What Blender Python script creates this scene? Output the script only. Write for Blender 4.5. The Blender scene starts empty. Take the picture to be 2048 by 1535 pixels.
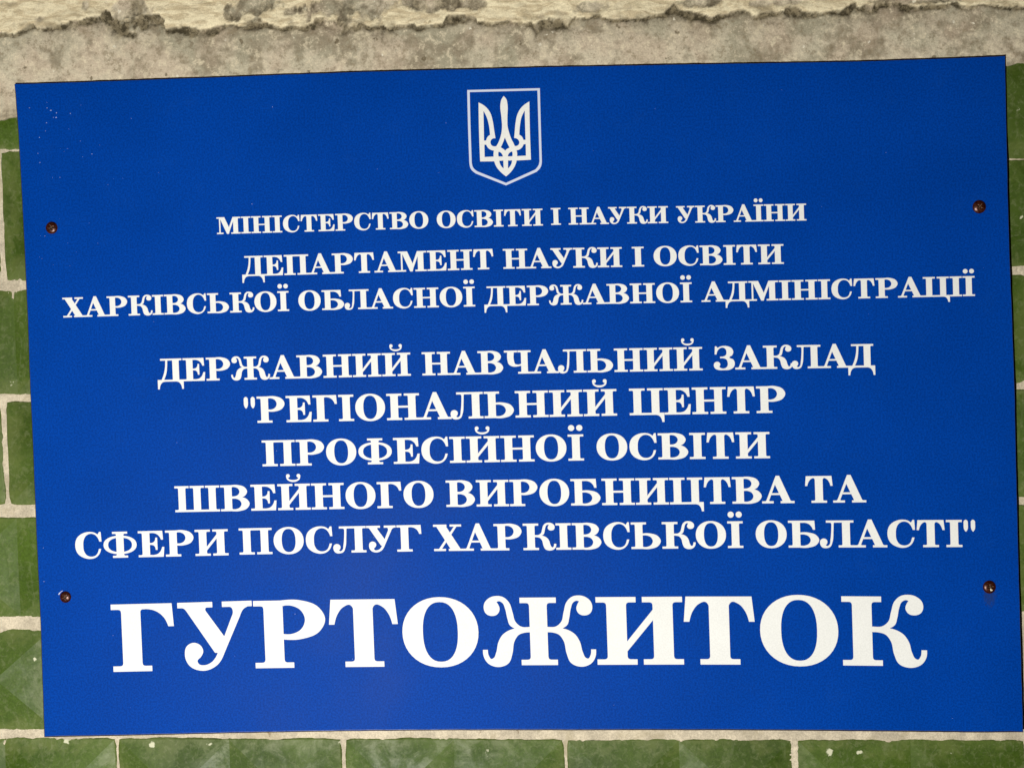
import bpy, math, random
import numpy as np
from mathutils import Vector, Matrix
from mathutils.geometry import delaunay_2d_cdt

# ------------------------------------------------------------------ camera, light, exposure
# Wall coordinates (mm): x to the right, y up, z out of the wall, origin at the sign's centre.
HEIGHT = 1.75                      # the sign's centre above the ground, metres
def W(x, y, z=0.0):                # wall millimetres -> world metres (the wall faces -Y)
    return Vector((x * .001, -z * .001, y * .001 + HEIGHT))

sc = bpy.context.scene
COL = sc.collection
CAM_C, CAM_R = [[0.048747,0.039734,0.879739],[[0.9982187,-0.0241867,-0.0545378],[-0.0224583,-0.9992328,0.0320849],[-0.055272,-0.0308029,-0.9979961]]]
cam_d = bpy.data.cameras.new('camera')
cam = bpy.data.objects.new('camera', cam_d)
COL.objects.link(cam)
M_W = Matrix(((1, 0, 0), (0, 0, -1), (0, 1, 0)))
r = [Vector(v) for v in CAM_R]
rot = Matrix((r[0], -r[1], -r[2])).transposed()
cam.matrix_world = Matrix.Translation(W(CAM_C[0] * 1000, CAM_C[1] * 1000, CAM_C[2] * 1000)) @ (M_W @ rot).to_4x4()
cam_d.sensor_width = 36.0
cam_d.sensor_fit = 'HORIZONTAL'
cam_d.lens = 2900.0 / 2048.0 * 36.0
cam_d.clip_start = 0.01
cam_d.clip_end = 200.0
sc.camera = cam

world = bpy.data.worlds.new("World")
sc.world = world
world.use_nodes = True
wn = world.node_tree
for n in list(wn.nodes): wn.nodes.remove(n)
sky = wn.nodes.new('ShaderNodeTexSky'); sky.sky_type = 'NISHITA'; sky.sun_disc = False
sky.sun_elevation = math.radians(4); sky.sun_rotation = math.radians(200)
bg = wn.nodes.new('ShaderNodeBackground'); bg.inputs[1].default_value = 0.004
wo = wn.nodes.new('ShaderNodeOutputWorld')
wn.links.new(sky.outputs[0], bg.inputs[0]); wn.links.new(bg.outputs[0], wo.inputs[0])

# the photograph is lit by one small lamp held beside the camera, to its lower left
lamp_d = bpy.data.lights.new('torch_light', 'AREA')
lamp_d.shape = 'DISK'; lamp_d.size = .05
lamp_d.energy = 17; lamp_d.color = (1.0, .972, .918)
lamp = bpy.data.objects.new('torch_light', lamp_d)
COL.objects.link(lamp)
lp = W(-250, -380, 1070)
lamp.location = lp
lamp.rotation_euler = (W(-20, -20, 0) - lp).to_track_quat('-Z', 'Y').to_euler()

vs = sc.view_settings
vs.view_transform = 'Standard'; vs.look = 'None'; vs.gamma = 1.0; vs.exposure = 0.0
sc.cycles.max_bounces = 5

# ------------------------------------------------------------------ helpers
def link(o, parent=None):
    COL.objects.link(o)
    if parent is not None: o.parent = parent
    return o
def empty(name, label, cat):
    o = bpy.data.objects.new(name, None); o.empty_display_size = .05
    o['label'] = label; o['category'] = cat
    return link(o)
def mesh_obj(name, verts, faces, mat, parent=None, smooth=False):
    me = bpy.data.meshes.new(name)
    me.from_pydata([tuple(v) for v in verts], [], faces)
    me.materials.append(mat)
    if smooth:
        me.polygons.foreach_set('use_smooth', [True] * len(me.polygons))
    me.update()
    return link(bpy.data.objects.new(name, me), parent)

class NT:
    """small node-tree writer"""
    def __init__(s, name):
        s.m = bpy.data.materials.new(name); s.m.use_nodes = True
        s.t = s.m.node_tree
        for n in list(s.t.nodes): s.t.nodes.remove(n)
        s.out = s.t.nodes.new('ShaderNodeOutputMaterial')
        s.b = s.t.nodes.new('ShaderNodeBsdfPrincipled')
        s.t.links.new(s.b.outputs[0], s.out.inputs[0])
        s.co = s.t.nodes.new('ShaderNodeTexCoord').outputs['Object']
    def n(s, kind, **kw):
        x = s.t.nodes.new(kind)
        for k, v in kw.items(): setattr(x, k, v)
        return x
    def put(s, sock, v):
        if hasattr(v, 'is_output') or isinstance(v, bpy.types.NodeSocket): s.t.links.new(v, sock)
        elif isinstance(v, (tuple, list)) and len(v) == 3 and sock.type == 'RGBA': sock.default_value = (*v, 1)
        else: sock.default_value = v
    def noise(s, scale, detail=4, rough=.55, dist=0.0, vec=None, off=None, stretch=None):
        v = vec if vec is not None else s.co
        if off is not None or stretch is not None:
            mp = s.n('ShaderNodeMapping')
            s.put(mp.inputs[0], v)
            if off is not None: mp.inputs[1].default_value = off
            if stretch is not None: mp.inputs[3].default_value = stretch
            v = mp.outputs[0]
        x = s.n('ShaderNodeTexNoise')
        s.put(x.inputs['Vector'], v)
        x.inputs['Scale'].default_value = scale; x.inputs['Detail'].default_value = detail
        x.inputs['Roughness'].default_value = rough; x.inputs['Distortion'].default_value = dist
        return x.outputs[0]
    def ramp(s, f, a, b, lo=0.0, hi=1.0):
        x = s.n('ShaderNodeMapRange'); x.interpolation_type = 'SMOOTHSTEP'
        s.put(x.inputs[0], f)
        for i, v in enumerate((a, b, lo, hi)): x.inputs[1 + i].default_value = v
        return x.outputs[0]
    def mix(s, f, a, b, mode='MIX'):
        x = s.n('ShaderNodeMix', data_type='RGBA', blend_type=mode)
        s.put(x.inputs[0], f); s.put(x.inputs[6], a); s.put(x.inputs[7], b)
        return x.outputs[2]
    def math(s, op, a, b=0.0, c=0.0):
        x = s.n('ShaderNodeMath', operation=op)
        s.put(x.inputs[0], a); s.put(x.inputs[1], b); s.put(x.inputs[2], c)
        return x.outputs[0]
    def specks(s, scale, size, amount, off=(0, 0, 0)):
        mp = s.n('ShaderNodeMapping'); s.put(mp.inputs[0], s.co); mp.inputs[1].default_value = off
        nv = s.n('ShaderNodeVectorMath', operation='SCALE')
        nn = s.n('ShaderNodeTexNoise'); s.put(nn.inputs['Vector'], mp.outputs[0]); nn.inputs['Scale'].default_value = scale * 3
        s.put(nv.inputs[0], nn.outputs['Color']); nv.inputs['Scale'].default_value = .6 / scale
        ad = s.n('ShaderNodeVectorMath', operation='ADD'); s.put(ad.inputs[0], mp.outputs[0]); s.put(ad.inputs[1], nv.outputs[0])
        v = s.n('ShaderNodeTexVoronoi'); s.put(v.inputs['Vector'], ad.outputs[0]); v.inputs['Scale'].default_value = scale
        sp = s.n('ShaderNodeSeparateColor'); s.put(sp.inputs[0], v.outputs['Color'])
        lim = s.ramp(sp.outputs[0], 1 - amount, 1, 0, size)
        return s.ramp(s.math('SUBTRACT', lim, v.outputs['Distance']), 0, size * .35)
    def scale(s, col, f):
        return s.mix(1.0, col, s.grey(f), 'MULTIPLY')
    def grey(s, f):
        x = s.n('ShaderNodeCombineColor')
        for i in range(3): s.put(x.inputs[i], f)
        return x.outputs[0]
    def attr(s, name):
        x = s.n('ShaderNodeAttribute'); x.attribute_name = name
        return x
    def bump(s, h, strength, dist):
        x = s.n('ShaderNodeBump')
        x.inputs['Strength'].default_value = strength; x.inputs['Distance'].default_value = dist
        s.put(x.inputs['Height'], h)
        s.t.links.new(x.outputs[0], s.b.inputs['Normal'])
    def set(s, **kw):
        names = {'col': 'Base Color', 'rough': 'Roughness', 'metal': 'Metallic', 'coat': 'Coat Weight',
                 'coatr': 'Coat Roughness', 'spec': 'Specular IOR Level', 'ior': 'IOR'}
        for k, v in kw.items(): s.put(s.b.inputs[names[k]], v)

# ------------------------------------------------------------------ materials (metres, object coordinates)
def mat_panel():
    n = NT('blue_vinyl_panel')
    g1 = n.noise(900, 2, .6); g2 = n.noise(2600, 1, .5); g3 = n.noise(14, 3, .5)
    f = n.math('ADD', n.ramp(g1, .36, .64, .84, 1.16), n.ramp(g2, .36, .64, -.10, .10))
    f = n.math('MULTIPLY', f, n.ramp(g3, .3, .7, .95, 1.05))
    c = n.scale((.0,.045,.315), f)
    # thin film of dust, a little heavier in vague patches
    c = n.mix(n.ramp(n.noise(55, 5, .65, off=(3, 1, 2)), .52, .80, 0, .03), c, (.05, .18, .42))
    # rusty run below the lower right screw
    mp = n.n('ShaderNodeSeparateXYZ'); n.put(mp.inputs[0], n.co)
    sx, sy = RUST
    dx = n.math('DIVIDE', n.math('SUBTRACT', mp.outputs[0], sx * .001), .0042)
    dy = n.math('DIVIDE', n.math('SUBTRACT', mp.outputs[2], sy * .001 + HEIGHT - .0055), .0075)
    d = n.math('ADD', n.math('MULTIPLY', dx, dx), n.math('MULTIPLY', dy, dy))
    rm = n.ramp(n.math('ADD', d, n.ramp(n.noise(700, 3), .3, .7, -.4, .4)), .15, 1.0, .5, 0)
    c = n.mix(rm, c, (.02, .035, .09))
    n.set(col=c, rough=n.ramp(g3, .3, .7, .40, .48), spec=.022)
    n.bump(n.noise(420, 3, .6), .12, .0004)
    return n.m
def mat_simple(name, col, rough, var=.06, sc_=60, metal=0.0, spec=.5, grain=None):
    n = NT(name)
    f = n.ramp(n.noise(sc_, 5, .6), .25, .75, 1 - var, 1 + var)
    if grain: f = n.math('MULTIPLY', f, n.ramp(n.noise(grain, 2, .6), .3, .7, .95, 1.05))
    n.set(col=n.scale(col, f), rough=rough, metal=metal, spec=spec)
    return n.m
def mat_tile():
    n = NT('green_glazed_tile')
    rnd = n.n('ShaderNodeObjectInfo').outputs['Random']
    a = n.attr('edge').outputs['Fac']          # distance to the tile's edge, mm
    big = n.noise(16, 4, .6, .6); mid = n.noise(80, 6, .7, .4, off=(5, 0, 3)); fine = n.noise(800, 3, .65)
    c = n.mix(n.ramp(big, .38, .62), (.037,.071,.005), (.060,.104,.012))
    c = n.scale(c, n.ramp(rnd, 0, 1, .88, 1.12))
    c = n.scale(c, n.ramp(fine, .35, .65, .86, 1.14))
    # grout haze and lime scale: a thin film along the edges and cloudy wiped smears
    e = n.math('ADD', n.math('MULTIPLY', a, .06), n.ramp(mid, .38, .62, -.35, .35))
    c = n.mix(n.ramp(e, -.2, .8, .36, 0), c, (.19, .215, .075))
    c = n.mix(n.ramp(n.noise(24, 3, .5, .3, off=(1, 7, 2)), .42, .70, 0, .24), c, (.135, .19, .045))
    c = n.mix(n.ramp(n.noise(300, 4, .7, .6, off=(9, 2, 2)), .50, .66, 0, .22), c, (.25, .27, .14))
    c = n.mix(n.ramp(n.noise(70, 5, .7, 2.5, off=(4, 4, 4), stretch=(1, 1, .25)), .58, .68, 0, .13), c, (.26, .28, .16))
    c = n.mix(n.math('MULTIPLY', n.specks(110, .30, .10, (3, 1, 2)), .9), c, (.66, .66, .47))
    c = n.mix(n.math('MULTIPLY', n.specks(45, .22, .10, (7, 5, 2)), .7), c, (.03, .04, .008))
    n.set(col=c, rough=n.ramp(mid, .35, .65, .36, .55), spec=.15)
    n.bump(n.math('ADD', n.noise(60, 4, .6), n.math('MULTIPLY', n.noise(600, 3), .08)), .16, .0008)
    return n.m
def mat_mortar():
    n = NT('beige_grout')
    f = n.math('MULTIPLY', n.ramp(n.noise(70, 6, .7), .38, .62, .80, 1.12), n.ramp(n.noise(900, 4, .7), .36, .64, .84, 1.12))
    c = n.scale((.61, .535, .40), f)
    c = n.mix(n.ramp(n.noise(40, 5, .7, 1, off=(1, 2, 3)), .50, .64, 0, .6), c, (.42, .36, .235))
    c = n.mix(n.math('MULTIPLY', n.specks(130, .28, .10, (8, 2, 3)), .7), c, (.17, .115, .06))
    n.set(col=c, rough=.92, spec=.15)
    n.bump(n.noise(500, 6, .7), .6, .001)
    return n.m
def mat_plaster():
    n = NT('weathered_plaster')
    cream = n.attr('cream').outputs['Fac']; dirt = n.attr('dirt').outputs['Fac']
    bg_ = n.noise(26, 7, .68, .5); fg = n.noise(200, 6, .75); gr = n.noise(1100, 4, .7)
    hue = n.noise(34, 4, .6, .4, off=(7, 3, 1))
    blot = n.attr('blot').outputs['Fac']; pit = n.attr('pit').outputs['Fac']
    cem = n.mix(blot, (.31, .265, .185), (.62, .545, .405))
    cem = n.mix(n.ramp(hue, .50, .62, 0, .4), cem, (.47, .455, .33))
    cem = n.mix(n.ramp(hue, .50, .40, 0, .4), cem, (.53, .42, .31))
    cem = n.mix(n.ramp(fg, .52, .64, 0, .65), cem, (.76, .67, .48))
    cem = n.mix(n.ramp(fg, .47, .37, 0, .6), cem, (.25, .20, .125))
    cem = n.mix(n.math('MULTIPLY', n.specks(260, .32, .10, (1, 2, 2)), .8), cem, (.85, .80, .64))
    cem = n.mix(n.math('MULTIPLY', n.specks(170, .30, .10, (6, 2, 2)), .75), cem, (.13, .10, .055))
    st = n.noise(110, 6, .7, 1.0, stretch=(.6, 1, 2.0))
    crm = n.mix(n.ramp(st, .40, .58), (.60, .50, .32), (.84, .745, .51))
    crm = n.mix(n.ramp(n.noise(60, 6, .75, .8, off=(1, 1, 8), stretch=(.45, 1, 2.0)), .54, .66, 0, .5), crm, (.40, .33, .20))
    crm = n.mix(n.math('MULTIPLY', n.specks(120, .2, .12, (2, 2, 9)), .6), crm, (.20, .155, .085))
    c = n.mix(cream, cem, crm)
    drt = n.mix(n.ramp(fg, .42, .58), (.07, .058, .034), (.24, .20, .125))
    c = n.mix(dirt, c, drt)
    c = n.scale(c, n.ramp(gr, .25, .75, .86, 1.14))
    n.set(col=c, rough=.93, spec=.15)
    n.bump(n.math('ADD', n.noise(420, 6, .75), n.math('MULTIPLY', n.noise(90, 4, .6), 1.5)), .55, .0012)
    return n.m

M_HIGHLIGHT = mat_simple('pale_painted_highlight', (.95, .86, .62), .35, .15, 900, metal=.25)  # pale brassy colour of the highlight painted on a screw head
D_OUT = [[-302.35,204.14],[-264.11,203.98],[-223.55,204.01],[-186.3,204.02],[-146.13,204.17],[-93.91,204.3],[-54.22,204.06],[-14.72,203.64],[27.59,203.3],[66.68,202.7],
    [105.58,202.11],[132.39,201.63],[170.97,200.96],[209.35,200.31],[229.95,200.22],[265.14,200.27],[297.55,200.48],[297.85,157.79],[298.21,115.18],[298.76,79.57],
    [299.79,40.88],[300.57,2.09],[300.8,-33.79],[301.32,-87.79],[302.14,-148.03],[302.89,-203.68],[274.05,-203.56],[225.91,-202.54],[172.68,-201.56],[133.58,-200.95],
    [94.28,-200.49],[36.5,-200.04],[-3.28,-199.61],[-43.25,-199.3],[-74.14,-199.2],[-105.15,-199.22],[-145.65,-199.49],[-186.36,-199.9],[-224.12,-200.43],[-262.06,-200.9],
    [-297.85,-201.2],[-297.79,-126.6],[-298.5,-71.61],[-298.78,-21.81],[-299.24,15.43],[-299.3,58.76],[-299.73,95.8],[-300.25,132.76],[-301.1,172.7]]
RUST = [283.85,-115.51]
M_PANEL = mat_panel()
M_WHITE = mat_simple('white_vinyl_lettering', (.82, .83, .80), .5, .03, 40, spec=.12, grain=1100)
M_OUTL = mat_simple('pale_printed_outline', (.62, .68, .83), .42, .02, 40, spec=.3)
M_EDGE = mat_simple('dark_cut_panel_edge', (.005, .006, .016), .7, .3, 200, spec=.1)
M_RIM = mat_simple('glint_panel_arris', (.30, .38, .80), .24, .4, 300, metal=.9)  # pale metal colour put on the arris as a bright glint line
M_FLECK = mat_simple('pale_paint_flecks', (.30, .38, .72), .6, .2, 600)
M_TILE = mat_tile(); M_MORTAR = mat_mortar(); M_PLASTER = mat_plaster()
def mat_screw():
    n = NT('brown_lacquered_screw')
    f = n.noise(900, 4, .7)
    c = n.mix(n.ramp(f, .35, .65), (.028, .004, .002), (.085, .018, .005))
    n.set(col=c, rough=n.ramp(f, .3, .7, .22, .42), metal=.35, spec=.6)
    n.bump(n.noise(1500, 2), .2, .0003)
    return n.m
M_SCREW = mat_screw()
M_RECESS = mat_simple('dusty_cross_recess', (.13, .085, .05), .5, .6, 900, metal=.6)

# ------------------------------------------------------------------ outlines and glyphs
def smooth_path(pts, k=7):
    """closed outline: entries (x, y) are smooth points, (x, y, 1) corners"""
    n = len(pts); out = []
    cor = [len(p) > 2 for p in pts]
    P = [(p[0], p[1]) for p in pts]
    for i in range(n):
        j = (i + 1) % n
        p1, p2 = P[i], P[j]
        if cor[i] and cor[j]:
            out.append(p1); continue
        p0 = P[i - 1] if not cor[i] else None
        p3 = P[(j + 1) % n] if not cor[j] else None
        d = math.hypot(p2[0] - p1[0], p2[1] - p1[1])
        def tang(a, b, c):
            l1 = math.hypot(b[0] - a[0], b[1] - a[1]) or 1; l2 = math.hypot(c[0] - b[0], c[1] - b[1]) or 1
            tx = (b[0] - a[0]) / l1 * l2 + (c[0] - b[0]) / l2 * l1
            ty = (b[1] - a[1]) / l1 * l2 + (c[1] - b[1]) / l2 * l1
            l = math.hypot(tx, ty) or 1
            return tx / l * d, ty / l * d
        t1 = tang(p0, p1, p2) if p0 else None
        t2 = tang(p1, p2, p3) if p3 else None
        dx, dy = p2[0] - p1[0], p2[1] - p1[1]
        if t1 is None: t1 = (1.5 * dx - .5 * t2[0], 1.5 * dy - .5 * t2[1])
        if t2 is None: t2 = (1.5 * dx - .5 * t1[0], 1.5 * dy - .5 * t1[1])
        for s in range(k):
            t = s / k; t2_, t3_ = t * t, t * t * t
            a, b, c, e = 2 * t3_ - 3 * t2_ + 1, t3_ - 2 * t2_ + t, -2 * t3_ + 3 * t2_, t3_ - t2_
            out.append((a * p1[0] + b * t1[0] + c * p2[0] + e * t2[0], a * p1[1] + b * t1[1] + c * p2[1] + e * t2[1]))
    return out
def ell(cx, cy, rx, ry, n=30, sq=2.0):
    o = []
    for i in range(n):
        a = 2 * math.pi * i / n; c, s = math.cos(a), math.sin(a)
        o.append((cx + rx * math.copysign(abs(c) ** (2 / sq), c), cy + ry * math.copysign(abs(s) ** (2 / sq), s)))
    return o
def C(*p): return [(x, y, 1) for x, y in p]
def flip(poly, ax): return [(2 * ax - p[0],) + tuple(p[1:]) for p in poly][::-1]

S = 8.0                                  # serif thickness; capitals are 100 units tall
def stem(x0, x1, bl=None, br=None, tl=None, tr=None):
    """vertical stroke; bl/br/tl/tr: outer x of each serif (None: no serif on that side)"""
    p = []
    r = 4.5
    if bl is not None: p += [(x0, S + r, 1), (x0 - 1.2, S + 1.2), (x0 - r, S, 1), (bl, S, 1), (bl, 0, 1)]
    else: p += [(x0, 0, 1)]
    if br is not None: p += [(br, 0, 1), (br, S, 1), (x1 + r, S, 1), (x1 + 1.2, S + 1.2), (x1, S + r, 1)]
    else: p += [(x1, 0, 1)]
    if tr is not None: p += [(x1, 100 - S - r, 1), (x1 + 1.2, 98.8 - S), (x1 + r, 100 - S, 1), (tr, 100 - S, 1), (tr, 100, 1)]
    else: p += [(x1, 100, 1)]
    if tl is not None: p += [(tl, 100, 1), (tl, 100 - S, 1), (x0 - r, 100 - S, 1), (x0 - 1.2, 98.8 - S), (x0, 100 - S - r, 1)]
    else: p += [(x0, 100, 1)]
    return p
def full(o=0): return stem(o + 15, o + 43.5, o, o + 57.5, o, o + 57.5)
def bx(x0, y0, x1, y1): return C((x0, y0), (x1, y0), (x1, y1), (x0, y1))
ARM = lambda x: [(x - 46, 100, 1), (x - 2, 100, 1), (x, 66, 1), (x - 8, 66, 1), (x - 14, 79), (x - 24, 88), (x - 37, 92), (x - 46, 92, 1)]
def ring(ox, oy, rx, ry, ix, iy, sx, sy, so=2.25, si=2.25):
    return [('+', ell(ox, oy, rx, ry, 44, so)), ('-', ell(ix, iy, sx, sy, 40, si))]
K_UP = [(40, 57, 1), (45.6, 56.6), (60.5, 57.5), (68.7, 64), (73.2, 78), (78.6, 93), (87.7, 100.8), (98.5, 102.8), (111, 100), (119.3, 92.6), (121, 84.7), (117.5, 76.7), (108.5, 73.2), (98.5, 75.9), (94.6, 82.9), (96.7, 90), (99.5, 94, 1), (95, 95), (89.5, 92.3), (85.5, 83.8), (82.3, 69.7), (78.7, 59.5), (69.6, 54, 1), (66, 52, 1), (40, 52, 1)]
K_LO = [(40, 53, 1), (67, 55, 1), (80.5, 51.5), (91.3, 45), (98.5, 34.4), (103, 18.5), (107.6, 10.6), (111.2, 9.4), (114.8, 13.2), (116.6, 23, 1), (124.8, 23, 1), (123.9, 13.2), (116.6, 2.6), (107.6, -1.6), (96.7, -2.4), (82.3, 3.5), (76, 16.8), (71.4, 36.2), (64.2, 45), (55.1, 48), (45.6, 48.7), (40, 48.7, 1)]
def zh(poly):
    return [((95.5 + (p[0] - 45.6) * .905), p[1]) + tuple(p[2:]) for p in poly]
C_SH = [(97.5, 36, 1), (90, 16), (77, 3.5), (58, -2), (33, 2), (9, 19), (0, 50), (9, 81), (33, 98), (57, 102), (75, 98.5), (86, 91, 1), (92, 101, 1), (98, 101, 1), (100, 64, 1), (92, 64, 1), (86, 79), (75, 91), (60, 95), (43, 88), (33, 71), (30.5, 50), (33, 27), (43, 12), (60, 6.5), (76, 11), (89, 36, 1)]
BREVE = [('+', ell(-20, 131, 7.2, 7.2, 16)), ('+', ell(20, 131, 7.2, 7.2, 16)),
         ('+', [(-27, 131, 1), (-24, 118), (-12, 109.5), (0, 107.5), (12, 109.5), (24, 118), (27, 131, 1), (21, 126, 1), (16, 118.5), (8, 115.5), (0, 115), (-8, 115.5), (-16, 118.5), (-21, 126, 1)])]
def sh(ops, dx): return [(s, [(p[0] + dx,) + tuple(p[1:]) for p in q]) for s, q in ops]
I_OPS = [('+', full(0)), ('+', full(66.5)), ('+', C((42, 32.5), (83.5, 83.5), (83.5, 68), (42, 18)))]
def lobe(x0, y0, y1, xo, xi, t=7.5):
    cy = (y0 + y1) / 2; h = (y1 - y0) / 2
    outer = [(x0, y0, 1), (x0 + (xo - x0) * .45, y0), (xo - (xo - x0) * .12, y0 + h * .42), (xo, cy), (xo - (xo - x0) * .12, y1 - h * .42), (x0 + (xo - x0) * .45, y1), (x0, y1, 1)]
    hi = h - t
    inner = [(x0 + 3, cy - hi, 1), (x0 + (xi - x0) * .45, cy - hi), (xi - (xi - x0) * .14, cy - hi * .62), (xi, cy), (xi - (xi - x0) * .14, cy + hi * .62), (x0 + (xi - x0) * .45, cy + hi), (x0 + 3, cy + hi, 1)]
    return [('+', outer), ('-', inner)]
G = {}
G['І'] = [('+', full(0))]
G['Ї'] = [('+', full(0))] + [('+', ell(28.75 + s * 15, 125, 11.5, 11.5, 22)) for s in (-1, 1)]
G['Н'] = [('+', full(0)), ('+', full(66.5)), ('+', bx(42, 46.5, 84, 54))]
G['И'] = I_OPS
G['Й'] = I_OPS + sh(BREVE, 62)
G['П'] = [('+', stem(15, 43.5, 0, 57.5, 0, None)), ('+', stem(81.5, 110, 66.5, 124, None, 124)), ('+', bx(40, 92, 84, 100)),
          ('+', [(43, 92.5, 1), (48, 92.5, 1), (44.5, 91), (43, 87, 1)]), ('+', [(82, 92.5, 1), (82, 87, 1), (80.5, 91), (77, 92.5, 1)])]
G['Г'] = [('+', bx(40, 92, 50, 100)), ('+', stem(15, 43.5, 0, 57.5, 0, None)), ('+', ARM(92)), ('+', [(43, 93, 1), (49, 93, 1), (44.7, 91), (43, 86, 1)])]
G['Б'] = lobe(40, 0, 56, 112, 81) + [('+', bx(40, 92, 56, 100)), ('+', stem(15, 43.5, 0, None, 0, None)), ('+', bx(15, 0, 46, 8)), ('+', ARM(98))]
G['Ь'] = lobe(40, 0, 58, 111, 81) + [('+', stem(15, 43.5, 0, None, 0, 57.5)), ('+', bx(15, 0, 46, 8))]
G['В'] = lobe(40, 49.5, 100, 102, 73, 7.5) + lobe(40, 0, 55, 110, 79) + [('+', stem(15, 43.5, 0, None, 0, None)), ('+', bx(43, 48, 60, 55)), ('+', bx(15, 0, 46, 8)), ('+', bx(15, 92, 46, 100))]
G['Р'] = lobe(40, 42.5, 100, 106, 76, 7.8) + [('+', stem(15, 43.5, 0, 57.5, 0, None)), ('+', bx(30, 92, 46, 100))]
T_R = [(50, 100, 1), (97.5, 100, 1), (101, 63, 1), (93, 63, 1), (87.5, 79), (79, 89), (69, 92), (64.5, 86, 1), (50, 86, 1)]
G['Т'] = [('+', stem(36.2, 64.8, 22, 79, None, None)), ('+', T_R), ('+', flip(T_R, 50.5))]
G['О'] = ring(56.5, 50, 56.5, 52, 56.5, 50.5, 26, 44.2, 2.1, 2.35)
G['С'] = [('+', C_SH)]
G['Е'] = [('+', stem(15, 43.5, 0, None, 0, None)), ('+', [(p[0], p[1]) + tuple(p[2:]) for p in ARM(94)]), ('+', bx(15, 0, 50, 8)),
          ('+', [(46, 0, 1), (94, 0, 1), (97.5, 38, 1), (89.5, 38, 1), (83, 22), (73, 12), (60, 8), (46, 8, 1)]),
          ('+', [(42, 54, 1), (50, 54, 1), (58, 57), (63, 63), (65, 74, 1), (72, 74, 1), (72, 27, 1), (65, 27, 1), (63, 38), (58, 44), (50, 46.5, 1), (42, 46.5, 1)]), ('+', bx(40, 92, 50, 100))]
G['А'] = [('+', C((53, 103), (66, 103), (107, 8), (107, 6), (15, 6), (15, 8))), ('-', C((49.6, 70), (25, 8), (77, 8))), ('-', C((25, 8.1), (77, 8.1), (77.9, 5), (24, 5))),
          ('+', C((31, 31), (68, 31), (65, 38), (34, 38))), ('+', bx(0, 0, 43, 8)), ('+', bx(69, 0, 121, 8)),
          ('+', [(8, 7.9, 1), (13, 8.5), (17, 13, 1), (26, 13, 1), (27, 9), (31, 7.9, 1)]), ('+', [(100, 13, 1), (104.5, 12.5, 1), (108, 8.8), (113, 7.9, 1), (72, 7.9, 1), (76, 9), (76, 12.5, 1)])]
G['М'] = [('+', bx(0, 92, 40, 100)), ('+', bx(14.5, 4, 22.5, 96)), ('+', bx(0, 0, 39, 8)), ('+', C((17, 100), (47, 100), (79, 26), (72, 0), (60, 0))),
          ('+', C((60, 0), (70, 0), (104, 86), (104, 100), (97, 100), (67, 24))), ('+', stem(99.5, 128, 86, 143, None, 143))]
L_H = [(44, 95, 1), (52, 95, 1), (50.5, 60), (46, 20), (38, 3), (25, -2.2), (8, 1), (1, 13), (4, 29), (15, 33.5), (26, 27), (27, 17), (21, 9, 1), (27, 5.8), (34, 10), (39, 30), (42.5, 60)]
G['Л'] = [('+', stem(82, 110.5, 68, 124, None, 124)), ('+', bx(24, 92, 88, 100)), ('+', L_H), ('+', [(36, 92.4, 1), (41, 91), (43.8, 86, 1), (52, 86, 1), (53, 91), (57, 92.4, 1)])]
G['Д'] = [('+', stem(67, 95.5, None, None, None, 108)), ('+', bx(14, 92, 70, 100)), ('+', bx(0, 0, 114, 8)),
          ('+', [(36.5, 94, 1), (45.5, 94, 1), (44, 66), (39, 34), (28, 7, 1), (17, 7, 1), (28, 34), (35, 66)]),
          ('+', [(0, 8, 1), (0, -33, 1), (7.5, -33, 1), (12, -14), (20, -4), (32, 0, 1), (32, 8, 1)]), ('+', [(82, 8, 1), (82, 0, 1), (94, -4), (102, -14), (106.5, -33, 1), (114, -33, 1), (114, 8, 1)])]
G['Ж'] = [('+', stem(69, 95.5, 55, 109.5, 55, 109.5)), ('+', zh(K_UP)), ('+', zh(K_LO)), ('+', flip(zh(K_UP), 82.25)), ('+', flip(zh(K_LO), 82.25))]
G['К'] = [('+', stem(15.5, 44.5, 0, 59, 0, 59)), ('+', K_UP), ('+', K_LO)]
G['У'] = [('+', C((0, 92), (51.8, 92), (51.8, 100), (0, 100))), ('+', C((66, 92), (110, 92), (110, 100), (66, 100))),
          ('+', [(5, 92.4, 1), (9.5, 91), (13.2, 87, 1), (53, 24.7, 1), (62, 30, 1), (68, 48, 1), (41.5, 87, 1), (41.5, 90.8), (46, 92.4, 1)]),
          ('+', [(73, 92.4, 1), (80, 90.5), (81.8, 85), (79.5, 77, 1), (66.5, 46, 1), (53, 24.7, 1), (57, 24.7, 1), (53.7, 18), (46, 10), (36.6, 6.8), (28.8, 8.5), (26.5, 13), (32, 19.5), (35.5, 27), (32, 36), (22.6, 40.3), (12, 36), (8.2, 22.5), (14, 7), (35, -1.4), (56, 7), (67.5, 25.5, 1), (92, 78, 1), (98, 88.5), (105, 92.4, 1)])]
G['Ф'] = ring(62.5, 49.5, 62.5, 35.5, 62.5, 49.5, 45, 27.5, 2.2, 2.3) + [('+', stem(48.5, 76.5, 34, 91, 34, 91))]
G['Х'] = [('+', C((10, 96), (47, 96), (104, 4), (66, 4))), ('+', C((82, 96), (92, 96), (28, 4), (17, 4))),
          ('+', bx(0, 92, 51, 100)), ('+', bx(63, 92, 107, 100)), ('+', bx(1, 0, 46, 8)), ('+', bx(57, 0, 113, 8))]
G['Ц'] = [('+', stem(15, 43.5, 0, None, 0, 57.5)), ('+', stem(81.5, 110, None, None, 66.5, 124)), ('+', bx(15, 0, 112, 8)),
          ('+', [(100, 8, 1), (127, 8, 1), (127, -27, 1), (119, -27, 1), (115, -12), (107, -3), (96, 0, 1)])]
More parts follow.
